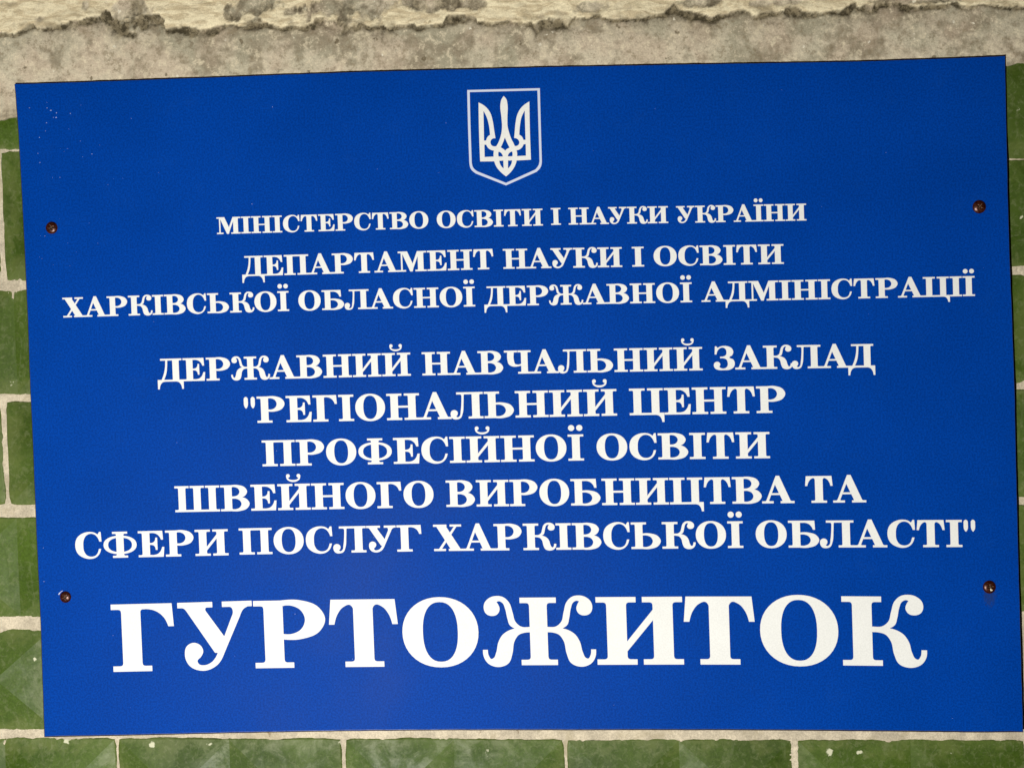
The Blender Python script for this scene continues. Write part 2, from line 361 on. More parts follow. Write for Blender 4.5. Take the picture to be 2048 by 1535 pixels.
G['Ш'] = [('+', stem(14, 41.5, 0, None, 0, 54.5)), ('+', stem(72, 99.5, None, None, 58.5, 113)), ('+', stem(130, 157.5, None, 171.5, 117, 171.5)), ('+', bx(14, 0, 157, 8))]
G['Ч'] = [('+', bx(0, 92, 57, 100)), ('+', stem(73.5, 102, 59, 116, 59, 116)),
          ('+', [(14.5, 94, 1), (43, 94, 1), (43, 55), (47, 43), (58, 39.5), (75, 43, 1), (75, 35, 1), (56, 31), (34, 32), (19, 42), (14.5, 58)])]
G['З'] = [('+', [(5, 66, 1), (13, 66, 1), (18, 82), (28, 92), (40, 95), (51, 90), (56, 77), (52, 62), (42, 57), (28, 56.5, 1), (28, 49, 1), (42, 49), (55, 43), (60, 29), (57, 13), (45, 5.5), (31, 7), (24, 13), (28, 22), (24, 31), (13, 34.5), (3, 29), (0, 18), (6, 5), (22, -1.5), (45, -2.2), (69, 0), (86, 12), (90, 28), (84, 43), (68, 53), (79, 61), (85, 76), (79, 91), (64, 100), (45, 102.3), (30, 100), (19, 94, 1), (13, 101, 1), (7, 101, 1)])]
QM = [(8, 57), (12, 61), (16, 86), (15, 96), (8, 101), (1, 96), (0, 86), (4, 61)]
G['"'] = sh([('+', QM)], 0) + sh([('+', QM)], 27)
SB = {'А': (-2.5, -2.5), 'О': (4, 4), 'С': (4, 3), 'Р': (2, 3), 'В': (2, 3.5), 'Ь': (2, 3.5), 'Б': (2, 3.5), 'Т': (3, 3), 'Г': (2, 4), 'Ж': (0, 0), 'К': (2, -2.5),
      'У': (0, 1), 'Л': (-1, 2), 'Д': (-2, -3), 'Е': (2, 3), 'Ф': (4, 4), 'Х': (1, -1), 'З': (3, 4), 'М': (2, 2), 'Ц': (2, -1)}
BOX = {'Й': (0, 124), 'Ї': (0, 57.5), 'И': (0, 124)}

def inside(pt, poly):
    x, y = pt; c = False; n = len(poly); j = n - 1
    for i in range(n):
        xi, yi = poly[i]; xj, yj = poly[j]
        if (yi > y) != (yj > y) and x < (xj - xi) * (y - yi) / (yj - yi) + xi: c = not c
        j = i
    return c
def region(ops):
    """flat triangulation of outlines added ('+') and cut out ('-') in order"""
    polys = [(s, smooth_path(q) if any(len(p) > 2 for p in q) or len(q) < 14 else [tuple(p[:2]) for p in q]) for s, q in ops]
    vs_, es = [], []
    for s, q in polys:
        b = len(vs_); n = len(q)
        vs_ += [Vector(p) for p in q]; es += [(b + i, b + (i + 1) % n) for i in range(n)]
    v, e, f, *_ = delaunay_2d_cdt(vs_, es, [], 0, 1e-5, False)
    out = []
    for t in f:
        cx = sum(v[i][0] for i in t) / len(t); cy = sum(v[i][1] for i in t) / len(t)
        on = False
        for s, q in polys:
            if inside((cx, cy), q): on = (s == '+')
        if on:
            a = sum(v[t[i]][0] * v[t[(i + 1) % len(t)]][1] - v[t[(i + 1) % len(t)]][0] * v[t[i]][1] for i in range(len(t)))
            out.append(list(t) if a > 0 else list(t)[::-1])
    used = sorted({i for t in out for i in t}); rm = {a: b for b, a in enumerate(used)}
    return [(v[i][0], v[i][1]) for i in used], [[rm[i] for i in t] for t in out]
def film(vs2, fs, z, thick):
    """a thin film with edges: front face at z + thick, walls down to z"""
    n = len(vs2)
    verts = [W(x, y, z + thick) for x, y in vs2]
    edge = {}
    for t in fs:
        for i in range(len(t)):
            a, b = t[i], t[(i + 1) % len(t)]
            if (b, a) in edge: del edge[(b, a)]
            else: edge[(a, b)] = 1
    verts += [W(x, y, z) for x, y in vs2]
    faces = [list(t) for t in fs] + [[a, a + n, b + n, b] for a, b in edge]
    return verts, faces

# ------------------------------------------------------------------ the sign
sign = empty('notice_board', 'large blue dormitory sign board with white lettering, screwed flat to the tiled wall', 'sign')
sign.location = W(0, 0, 0)
bpy.context.view_layer.update()
def under(o, parent):
    o.parent = parent
    o.matrix_parent_inverse = parent.matrix_world.inverted()
    return o

def make_panel():
    P = list(D_OUT); n0 = len(P)
    # refine the outline, with a slightly uneven saw cut
    rnd = random.Random(3)
    pts = []
    for i in range(n0):
        a, b = P[i], P[(i + 1) % n0]
        m = max(1, int(math.hypot(b[0] - a[0], b[1] - a[1]) / 6))
        for s in range(m):
            t = s / m; j = .0 if s == 0 else .07
            pts.append((a[0] + (b[0] - a[0]) * t + rnd.uniform(-j, j), a[1] + (b[1] - a[1]) * t + rnd.uniform(-j, j)))
    n = len(pts)
    cx = sum(p[0] for p in pts) / n; cy = sum(p[1] for p in pts) / n
    def inset(d, side=False):
        o = []
        for i in range(n):
            a, b = pts[i - 1], pts[(i + 1) % n]
            tx, ty = b[0] - a[0], b[1] - a[1]; l = math.hypot(tx, ty)
            nx, ny = ty / l, -tx / l
            if nx * (cx - pts[i][0]) + ny * (cy - pts[i][1]) < 0: nx, ny = -nx, -ny
            k = 1.0
            if side: k = .42 if ny < -.6 else 1.0 if ny > .6 else .75 if nx > 0 else .5
            o.append((pts[i][0] + nx * d * k, pts[i][1] + ny * d * k))
        return o
    a, b, c = inset(1.05, True), inset(.78, True), inset(0)
    v, fr = region([('+', [(p[0], p[1], 1) for p in a])])
    o = mesh_obj('panel', [W(p[0], p[1], 0) for p in v], fr, M_PANEL)
    under(o, sign)
    # the bevelled, darkened rim of the sheet, about a millimetre wide
    vv = [W(p[0], p[1], 0) for p in a] + [W(p[0], p[1], -.04) for p in b] + [W(p[0], p[1], -1.0) for p in c] + [W(p[0], p[1], -1.9) for p in c]
    ff = []; mi = []
    ccw = sum(a[i][0] * a[(i + 1) % n][1] - a[(i + 1) % n][0] * a[i][1] for i in range(n)) > 0
    for k in range(3):
        for i in range(n):
            j = (i + 1) % n
            q = [k * n + i, (k + 1) * n + i, (k + 1) * n + j, k * n + j]
            ff.append(q if ccw else q[::-1]); mi.append(0 if k == 0 else 1)
    ff.append(list(range(3 * n, 4 * n))[::-1] if ccw else list(range(3 * n, 4 * n))); mi.append(1)
    r_ = mesh_obj('panel_edge', vv, ff, M_RIM)
    r_.data.materials.append(M_EDGE)
    r_.data.polygons.foreach_set('material_index', mi)
    r_['label'] = 'dark cut edge of the blue sheet'
    under(r_, sign)
make_panel()

UX, UY = [-0.01207,0.99993]
WORDS = [["МІНІСТЕРСТВО",-178.64,108.33,-48.43,108.31,10.24],["ОСВІТИ",-43.24,108.25,21.1,107.94,10.18],["І",26.12,108.13,31.99,108.11,10.15],["НАУКИ",36.7,108.01,96.62,107.3,10.13],
    ["УКРАЇНИ",101.53,107.15,179.05,106.47,10.08],["ДЕПАРТАМЕНТ",-163.83,82.18,-9.41,82.48,12.25],["НАУКИ",-3.48,82.47,68.45,81.66,11.95],["І",74.47,81.65,81.6,81.61,11.92],
    ["ОСВІТИ",87.44,81.69,165.16,80.95,11.79],["ХАРКІВСЬКОЇ",-276.45,59.8,-135.4,60.34,12.15],["ОБЛАСНОЇ",-129.5,60.35,-21.17,60.19,12.02],["ДЕРЖАВНОЇ",-15.62,60.11,109.97,59.39,11.93],
    ["АДМІНІСТРАЦІЇ",115.6,59.37,277.76,58.83,11.85],["ДЕРЖАВНИЙ",-218.42,18.79,-61.55,19.03,14.09],["НАВЧАЛЬНИЙ",-54.53,19.0,115.47,18.23,14.1],["ЗАКЛАД",122.19,18.38,218.25,17.73,13.97],
    ["\"",-165.1,-8.01,-158.2,-8.0,16.14],["РЕГІОНАЛЬНИЙ",-157.04,-7.77,63.36,-7.97,16.11],["ЦЕНТР",71.0,-7.96,164.67,-8.35,16.1],["ПРОФЕСІЙНОЇ",-154.7,-34.55,42.74,-34.78,15.88],
    ["ОСВІТИ",50.57,-34.78,154.78,-35.62,15.84],["ШВЕЙНОГО",-209.98,-61.83,-49.55,-61.56,16.01],["ВИРОБНИЦТВА",-41.87,-61.55,168.93,-62.98,16.13],["ТА",175.48,-63.01,211.67,-63.29,16.15],
    ["СФЕРИ",-273.58,-89.64,-177.5,-88.99,16.14],["ПОСЛУГ",-170.63,-88.73,-57.6,-88.45,16.18],["ХАРКІВСЬКОЇ",-50.25,-88.48,137.76,-89.57,16.18],["ОБЛАСТІ",145.39,-89.64,268.22,-91.19,16.32],
    ["\"",269.2,-91.2,276.05,-91.29,16.25],["Г",-252.11,-160.49,-212.88,-160.1,41.94],["У",-210.18,-160.1,-163.58,-159.34,42.03],["Р",-162.7,-159.29,-118.26,-159.16,41.73],
    ["Т",-116.02,-159.12,-73.38,-159.25,41.67],["О",-70.75,-159.19,-23.96,-159.28,41.61],["Ж",-21.62,-159.12,47.53,-159.66,41.45],["И",48.2,-159.61,100.65,-160.08,41.42],
    ["Т",101.26,-160.08,143.99,-160.65,41.48],["О",147.08,-160.78,193.92,-161.67,41.81],["К",196.25,-161.76,246.43,-162.84,41.98]]
GEO = {}
def glyph(ch):
    if ch not in GEO: GEO[ch] = region(G[ch])
    return GEO[ch]
def width(ch):
    if ch in BOX: return BOX[ch]
    v = glyph(ch)[0]
    return min(p[0] for p in v), max(p[0] for p in v)
cnt = 0
for txt, x0, y0, x1, y1, cap in WORDS:
    pos = []; x = 0.0
    for i, ch in enumerate(txt):
        a, b = width(ch); l, r_ = SB.get(ch, (2, 2))
        if i: x += l
        pos.append(x - a); x += b - a
        if i < len(txt) - 1: x += r_
    kx = math.hypot(x1 - x0, y1 - y0) / x
    ex, ey = (x1 - x0) / x, (y1 - y0) / x
    ky = cap / 100.0
    for i, ch in enumerate(txt):
        v2, f2 = glyph(ch)
        P = [(x0 + (p[0] + pos[i]) * ex + p[1] * ky * UX, y0 + (p[0] + pos[i]) * ey + p[1] * ky * UY) for p in v2]
        vv, ff = film(P, f2, .02, .045 + .03 * (cnt % 2))
        under(mesh_obj('letter', vv, ff, M_WHITE), sign)
        cnt += 1

SH_O = [[-22.82,190.86,1],[21.17,190.51,1],[21.22,168.94],[21.36,146.53,1],[20.61,143.24],[17.99,140.36,1],[-0.67,132.75,1],[-18.74,140.4,1],[-21.75,143.26],[-22.63,147.12,1],[-22.87,170.36]]
SH_I = [[-21.31,189.54,1],[19.65,189.19,1],[19.79,168.99],[19.93,146.67,1],[19.26,144.3],[17.2,141.76,1],[-0.68,134.29,1],[-17.78,141.7,1],[-20.34,144.13],[-21.14,147.22,1],[-21.33,170.31]]
TR_O = [[-0.79,186.56,1],[0.85,184.37],[1.39,181.3],[1.15,173.67],[1.17,168.06],[2.05,164.21],[3.34,160.34],[4.56,157.86],[5.14,156.36,1],[6.32,156.32],[7.62,157.15],
    [8.01,158.51],[7.28,160.12],[6.02,160.92],[4.95,161.11,1],[5.41,165.38],[6.05,170.45],[7.13,175.0],[9.06,178.5],[11.78,181.06],[14.64,182.74,1],[14.55,166.1],
    [14.78,147.75,1],[6.16,147.56,1],[5.17,144.73],[2.88,141.23],[-0.54,138.16,1],[-3.96,141.18],[-6.44,144.58],[-7.5,147.47,1],[-16.03,147.63,1],[-16.27,167.09],
    [-16.12,183.15,1],[-12.08,180.62],[-9.24,176.81],[-7.82,171.92],[-7.13,166.8],[-6.39,161.26,1],[-7.93,161.21],[-9.14,160.23],[-9.48,158.86],[-8.9,157.26],
    [-7.28,156.45],[-5.99,156.56,1],[-4.92,158.26],[-3.67,161.08],[-2.78,164.11],[-2.28,167.66],[-2.49,173.78],[-2.92,181.44],[-2.23,184.47]]
TR_H = [[[-13.27,178.06,1],[-11.37,174.07],[-10.2,169.44],[-9.62,163.46,1],[-11.14,162.33],[-12.07,160.17,1],[-13.36,160.11,1]],[[-13.21,157.65,1],[-12.08,157.62,1],
    [-11.05,155.7],[-9.38,154.47],[-7.5,153.9,1],[-7.79,152.28],[-7.79,150.34,1],[-13.24,150.25,1]],[[-0.68,161.59,1],[0.48,158.65],[2.04,155.39,1],[0.64,154.82],
    [-0.72,153.74,1],[-1.93,154.9],[-3.34,155.66,1],[-1.94,158.47]],[[-4.69,153.2,1],[-3.27,152.49],[-2.47,151.35],[-2.14,150.21,1],[-4.76,150.29,1],[-4.93,151.68]],
    [[3.52,153.1,1],[2.17,152.53],[1.23,151.49],[0.84,150.22,1],[3.55,150.14,1],[3.74,151.66]],[[-4.46,147.68,1],[-1.95,147.76,1],[-1.91,142.96,1],[-3.46,144.74]],
    [[0.88,147.67,1],[3.39,147.69,1],[2.45,144.81],[0.76,142.93,1]],[[11.7,177.39,1],[9.65,173.39],[8.67,168.84],[8.07,163.0,1],[9.53,161.93],[10.51,159.81,1],
    [11.79,159.82,1]],[[11.83,157.22,1],[10.6,157.16,1],[9.63,155.46],[8.06,154.18],[6.15,153.68,1],[6.53,152.09],[6.43,150.2,1],[11.82,150.29,1]]]
v2, f2 = region([('+', SH_O), ('-', SH_I)])
vv, ff = film(v2, f2, .02, .05)
o = under(mesh_obj('shield_outline', vv, ff, M_OUTL), sign); o['label'] = 'thin pale outline of the shield'
v2, f2 = region([('+', TR_O)] + [('-', h) for h in TR_H])
vv, ff = film(v2, f2, .02, .05)
o = under(mesh_obj('trident_emblem', vv, ff, M_WHITE), sign); o['label'] = 'white trident inside the shield'

# scratches and flecks of pale paint on the blue sheet
rnd = random.Random(8)
vv, ff = [], []
def fleck(x, y, w, h):
    b = len(vv); n = 8; t0 = rnd.uniform(-.35, .25)
    for i in range(n):
        a = 2 * math.pi * i / n; k = rnd.uniform(.55, 1.0) * .5
        px, py = math.cos(a) * w * k, math.sin(a) * h * k
        vv.append(W(x + px * math.cos(t0) - py * math.sin(t0), y + px * math.sin(t0) + py * math.cos(t0), .05))
    ff.append(list(range(b, b + n)))
for x, y, w, h in [[-293.14,188.99,0.92,0.37],[-282.06,191.99,0.46,0.37],[-282.17,188.63,0.92,0.61],[-279.72,187.02,1.52,0.79],[-276.33,185.38,0.76,0.76],[-276.58,182.63,1.22,0.76],
    [-278.3,182.69,0.61,0.46],[-267.58,184.79,0.92,0.61],[-282.8,179.47,0.92,0.61],[-283.6,174.59,0.61,0.46],[-287.5,170.74,0.76,0.61],[-288.79,160.97,0.76,0.37],
    [-287.72,155.41,1.07,0.43],[-254.98,159.61,0.92,0.61],[-275.5,145.84,0.61,0.46],[-280.2,145.98,0.46,0.37],[-261.9,167.78,0.46,0.3],[-293.81,-82.61,0.61,0.37],
    [-294.22,-103.51,0.76,0.4],[-156.5,126.1,0.76,0.46],[-137.27,-125.99,0.61,0.49],[-145.82,-25.18,0.76,0.37],[-86.98,-79.51,0.43,0.43],[-251.73,-137.84,0.37,0.37],
    [-102.35,-154.32,0.49,0.37],[226.72,145.53,0.37,0.37],[-142.09,184.64,0.46,0.55],[-36.19,171.52,0.49,0.49],[90.08,175.82,0.4,0.4],[-286.16,110.21,0.61,0.37]]: fleck(x, y, w, h)
for i in range(46):
    if i < 26: fleck(-293 + abs(rnd.gauss(0, 40)), 190 - abs(rnd.gauss(0, 70)), rnd.uniform(.2, .5), rnd.uniform(.15, .3))
    else: fleck(rnd.uniform(-285, 285), rnd.uniform(-195, 190), rnd.uniform(.2, .45), rnd.uniform(.15, .3))
o = under(mesh_obj('paint_flecks', vv, ff, M_FLECK), sign); o['kind'] = 'stuff'

# screws: domed heads with a cross recess
def screw(x, y, r, ang, tilt, label):
    nr, na = 22, 48
    vs_, fs_, mi = [], [], []
    ca, sa = math.cos(ang), math.sin(ang)
    def hgt(u, v):
        d = math.hypot(u, v)
        z = 2.15 * math.sqrt(max(0, 1 - (d * .93) ** 2)) - .62
        c, s = u * ca + v * sa, -u * sa + v * ca
        m = min(max(abs(c) - .06, (abs(s) - .46)), max(abs(s) - .06, (abs(c) - .46)))
        dep = min(1, max(0, (.05 - m) / .07))
        return z - dep * 1.1 * (1 - d * .9), dep
    dd = []
    for i in range(nr + 1):
        for j in range(na):
            rr = i / nr; a = 2 * math.pi * j / na
            u, v = rr * math.cos(a), rr * math.sin(a)
            z, dp = hgt(u, v); dd.append(dp)
            vs_.append(W(x + u * r, y + v * r, .05 + z * (r / 3.8) + tilt * u))
    for j in range(na):
        a = 2 * math.pi * j / na
        dd.append(0); vs_.append(W(x + math.cos(a) * r, y + math.sin(a) * r, -1))
    for i in range(nr + 1):
        for j in range(na):
            q = [i * na + j, (i + 1) * na + j, (i + 1) * na + (j + 1) % na, i * na + (j + 1) % na]
            fs_.append(q); mi.append(1 if sum(dd[k] for k in q) > 2.4 and i < nr else 0)
    o = mesh_obj('screw', vs_, fs_, M_SCREW, smooth=True)
    o.data.materials.append(M_RECESS)
    o.data.polygons.foreach_set('material_index', mi)
    o['label'] = label
    return under(o, sign)
SC = [[-281.74,115.16],[-280.94,-113.39],[280.99,111.68],[283.85,-115.51]]
screw(*SC[0], 3.75, .35, 0, 'dark brown screw at the upper left')
screw(*SC[1], 3.6, .5, .25, 'brown screw at the lower left with a glint on its rim')
screw(*SC[2], 3.95, .9, -.1, 'dark brown screw at the upper right')
screw(*SC[3], 3.95, .2, -.35, 'brown screw at the lower right above a rusty run')

# painted highlight on the lower right screw, painted rim glint on the lower left
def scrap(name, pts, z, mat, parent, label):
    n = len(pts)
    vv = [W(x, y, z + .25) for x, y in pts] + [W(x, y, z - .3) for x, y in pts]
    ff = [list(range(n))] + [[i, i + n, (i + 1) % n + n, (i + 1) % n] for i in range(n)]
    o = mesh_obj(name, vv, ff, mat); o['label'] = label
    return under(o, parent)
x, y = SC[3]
scrap('painted_highlight', [(x + .2, y - .6), (x + .9, y - 1.1), (x + 1.5, y - 1.7), (x + 1.1, y - 2.15), (x + .3, y - 2.2), (x + .05, y - 1.6)][::-1], 1.15, M_HIGHLIGHT, [o for o in sign.children if o.name.startswith('screw')][3], 'bright painted highlight')
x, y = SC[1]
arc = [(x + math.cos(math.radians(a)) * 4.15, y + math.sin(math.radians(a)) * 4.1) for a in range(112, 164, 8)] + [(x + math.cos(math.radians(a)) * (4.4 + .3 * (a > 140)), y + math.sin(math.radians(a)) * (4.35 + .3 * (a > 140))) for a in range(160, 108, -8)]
scrap('painted_rim_glint', arc[::-1], -.05, M_OUTL, sign, 'pale painted rim glint at the lower left screw')  # the rim's glint, shaped as a pale crescent

# ------------------------------------------------------------------ the wall
wall = empty('tiled_wall', 'old outdoor wall of green glazed tiles with beige grout below a band of cracked plaster', 'wall')
wall.location = W(0, -250, 0)
bpy.context.view_layer.update()

def hashn(ix, iy, seed):
    h = (ix.astype(np.int64) * 374761393 + iy.astype(np.int64) * 668265263 + seed * 974711) & 0x7fffffff
    h = ((h ^ (h >> 13)) * 1274126177) & 0x7fffffff
    return ((h ^ (h >> 16)) & 0xffff) / 65535.0
def vnoise(x, y, seed):
    ix, iy = np.floor(x), np.floor(y); fx, fy = x - ix, y - iy
    fx = fx * fx * (3 - 2 * fx); fy = fy * fy * (3 - 2 * fy)
    a, b = hashn(ix, iy, seed), hashn(ix + 1, iy, seed); c, d = hashn(ix, iy + 1, seed), hashn(ix + 1, iy + 1, seed)
    return (a * (1 - fx) + b * fx) * (1 - fy) + (c * (1 - fx) + d * fx) * fy
def fbm(x, y, s, seed, octs=4, g=.5):
    r_ = 0; a = 1; t = 0
    for o_ in range(octs):
        r_ = r_ + a * (vnoise(x / s, y / s, seed + o_ * 7) - .5); t += a; a *= g; s /= 2.03
    return r_ / t * 2
def grid_obj(name, X, Y, Z, mat, attrs=None, smooth=True):
    ny, nx = X.shape
    co = np.empty((ny * nx, 3), dtype=np.float32)
    co[:, 0] = X.ravel() * .001; co[:, 1] = -Z.ravel() * .001; co[:, 2] = Y.ravel() * .001 + HEIGHT
    me = bpy.data.meshes.new(name)
    nf = (nx - 1) * (ny - 1)
    idx = np.arange(ny * nx).reshape(ny, nx)
    q = np.stack([idx[:-1, :-1], idx[:-1, 1:], idx[1:, 1:], idx[1:, :-1]], -1).reshape(-1)
    me.vertices.add(ny * nx); me.vertices.foreach_set('co', co.ravel())
    me.loops.add(nf * 4); me.loops.foreach_set('vertex_index', q.astype(np.int32))
    me.polygons.add(nf); me.polygons.foreach_set('loop_start', np.arange(0, nf * 4, 4, dtype=np.int32))
    me.polygons.foreach_set('use_smooth', np.full(nf, smooth))
    me.update(calc_edges=True)
    me.materials.append(mat)
    for k, v in (attrs or {}).items():
        at = me.attributes.new(k, 'FLOAT', 'POINT'); at.data.foreach_set('value', v.ravel().astype(np.float32))
    return link(bpy.data.objects.new(name, me))

PLT_Y, PX0, PX1 = [393.56,-533.08,511.1]
PLB = np.array([[-536.84,178.91],[-376.17,180.92],[-312.75,182.57],[-308.93,183.68],[-302.29,184.07],[-218.56,185.02],[-3.09,189.13],[206.63,192.53],[299.5,195.27],[305.05,195.97],[308.85,195.84],[382.02,197.72],[525.14,199.15]]); CT = np.array([[-534.1,241.03],[-453.52,242.81],[-374.03,236.9],[-336.0,238.0],[-310.83,236.18],[-301.14,234.31],[-296.02,236.88],[-293.41,239.54],[-291.79,241.01],[-289.94,240.03],
    [-288.75,238.15],[-285.01,237.4],[-277.77,238.06],[-273.32,239.74],[-268.3,239.86],[-267.0,241.34],[-262.92,241.8],[-258.86,241.35],[-254.72,243.64],[-247.84,243.7],
    [-243.99,246.91],[-240.89,246.19],[-239.75,242.8],[-235.46,240.51],[-228.59,240.87],[-224.5,241.94],[-219.81,242.68],[-216.66,243.79],[-211.07,243.58],[-208.65,241.37],
    [-207.45,240.11],[-210.0,238.07],[-207.0,234.62],[-202.97,234.47],[-198.59,235.23],[-195.17,235.41],[-190.54,234.64],[-185.92,233.56],[-179.73,233.34],[-177.21,234.77],
    [-173.15,235.84],[-164.8,235.54],[-161.14,233.89],[-157.44,233.76],[-154.92,235.18],[-150.26,236.23],[-145.34,235.75],[-142.28,235.03],[-138.92,233.7],[-135.25,232.66],
    [-130.92,233.41],[-127.22,233.58],[-124.16,232.87],[-120.79,232.44],[-118.59,234.18],[-116.11,234.7],[-114.8,237.67],[-111.12,237.54],[-105.63,236.13],[-100.43,235.34],
    [-96.51,233.08],[-93.46,232.37],[-89.81,231.64],[-87.91,233.68],[-86.06,234.22],[-83.65,232.62],[-79.74,230.37],[-76.04,231.44],[-72.36,231.61],[-68.76,229.07],
    [-66.58,230.8],[-64.1,231.92],[-59.84,231.47],[-56.77,231.96],[-54.03,231.86],[-53.45,230.64],[-51.02,230.55],[-47.64,231.33],[-41.55,231.41],[-36.06,231.82],
    [-34.76,234.78],[-33.51,236.24],[-28.64,236.36],[-23.17,236.47],[-18.32,235.99],[-16.54,234.12],[-15.4,231.38],[-12.36,231.57],[-9.65,230.57],[-6.62,230.76],
    [-2.05,231.5],[2.51,232.23],[5.23,231.83],[6.42,230.89],[11.56,230.71],[17.89,229.88],[19.07,228.94],[22.14,230.93],[26.09,231.68],[27.32,232.84],[31.24,232.7],
    [34.22,231.09],[36.59,228.91],[38.95,226.73],[40.53,229.96],[43.0,232.57],[46.3,232.15],[49.91,231.72],[54.73,232.15],[57.47,233.24],[59.85,232.26],[62.82,230.66],
    [70.03,230.4],[76.94,230.74],[84.12,229.89],[88.34,231.23],[97.07,233.3],[99.81,235.88],[103.47,239.03],[105.51,236.57],[106.36,234.45],[111.73,233.96],
    [115.29,232.94],[119.74,231.28],[122.7,229.99],[127.17,230.12],[128.98,231.25],[133.15,231.1],[139.74,232.94],[145.1,233.34],[148.05,231.74],[151.28,229.84],
    [156.05,230.86],[161.11,231.57],[165.86,231.39],[168.84,232.18],[170.05,233.62],[172.43,234.12],[177.15,233.06],[179.48,230.9],[185.1,230.4],[191.01,230.18],
    [194.86,230.34],[199.01,231.08],[202.55,230.95],[205.24,232.63],[210.3,235.41],[211.14,232.71],[213.78,232.02],[215.88,234.02],[220.59,233.55],[224.42,234.0],
    [229.43,234.41],[236.78,234.14],[241.17,232.79],[247.02,231.4],[251.43,231.83],[257.3,232.2],[264.04,232.25],[265.52,233.08],[270.21,233.5],[272.52,231.35],
    [275.72,230.05],[279.54,230.8],[283.64,231.53],[288.02,231.37],[292.38,230.33],[296.75,229.29],[304.03,229.02],[309.28,229.12],[353.43,229.27],[411.12,225.98],
    [482.67,226.86]]); CB = np.array([[-534.17,239.48],[-374.1,235.06],[-310.91,234.04],[-301.19,233.09],[-295.13,235.32],[-291.3,237.02],[-279.4,236.29],[-271.56,236.31],[-266.58,235.22],[-260.58,236.84],
    [-254.26,238.75],[-246.39,240.29],[-243.36,237.74],[-237.26,233.26],[-233.87,231.92],[-230.18,230.57],[-228.72,227.47],[-225.9,227.98],[-224.51,232.2],[-220.1,233.87],
    [-207.68,232.82],[-203.03,232.65],[-196.84,231.82],[-192.28,228.62],[-182.96,229.2],[-176.16,228.66],[-173.26,232.2],[-168.85,234.77],[-161.17,232.98],[-153.48,231.79],
    [-150.42,231.08],[-145.73,233.03],[-141.07,234.08],[-135.27,232.05],[-127.25,232.67],[-120.51,231.53],[-111.91,231.22],[-107.04,229.83],[-102.83,226.66],
    [-97.66,224.97],[-95.14,227.3],[-92.36,228.1],[-87.46,227.93],[-79.76,229.47],[-76.1,229.03],[-68.79,228.17],[-62.94,229.77],[-56.83,229.85],[-53.2,228.52],
    [-50.16,228.41],[-44.61,230.62],[-35.48,230.59],[-29.39,230.68],[-23.29,231.66],[-17.83,231.16],[-14.2,230.73],[-2.07,230.6],[6.38,229.39],[13.0,227.65],
    [17.25,228.4],[18.33,222.96],[19.21,221.73],[20.8,225.28],[25.06,226.32],[28.06,225.62],[31.64,223.69],[35.63,226.54],[38.9,224.63],[41.09,228.15],[43.88,231.34],
    [49.9,231.12],[58.32,231.12],[62.78,228.86],[71.81,229.73],[85.3,229.25],[97.32,230.9],[103.9,230.96],[107.79,231.12],[111.62,228.6],[113.65,225.54],[118.15,226.57],
    [122.59,224.92],[127.08,225.66],[131.61,228.47],[139.09,229.99],[146.54,230.91],[150.34,227.2],[152.75,229.2],[161.38,229.77],[168.79,229.51],[172.29,226.41],
    [177.62,226.22],[184.14,226.28],[189.49,227.86],[195.42,228.54],[204.27,227.92],[207.22,227.82],[210.81,230.35],[219.03,228.57],[222.57,228.74],[225.58,232.48],
    [232.34,232.53],[236.71,229.41],[242.58,229.2],[251.39,229.47],[260.2,229.74],[264.59,229.28],[267.54,230.94],[273.36,228.37],[277.75,228.8],[283.62,230.06],
    [289.46,230.14],[296.73,228.4],[304.02,228.14],[309.27,228.24],[353.41,227.51],[482.66,225.4]])
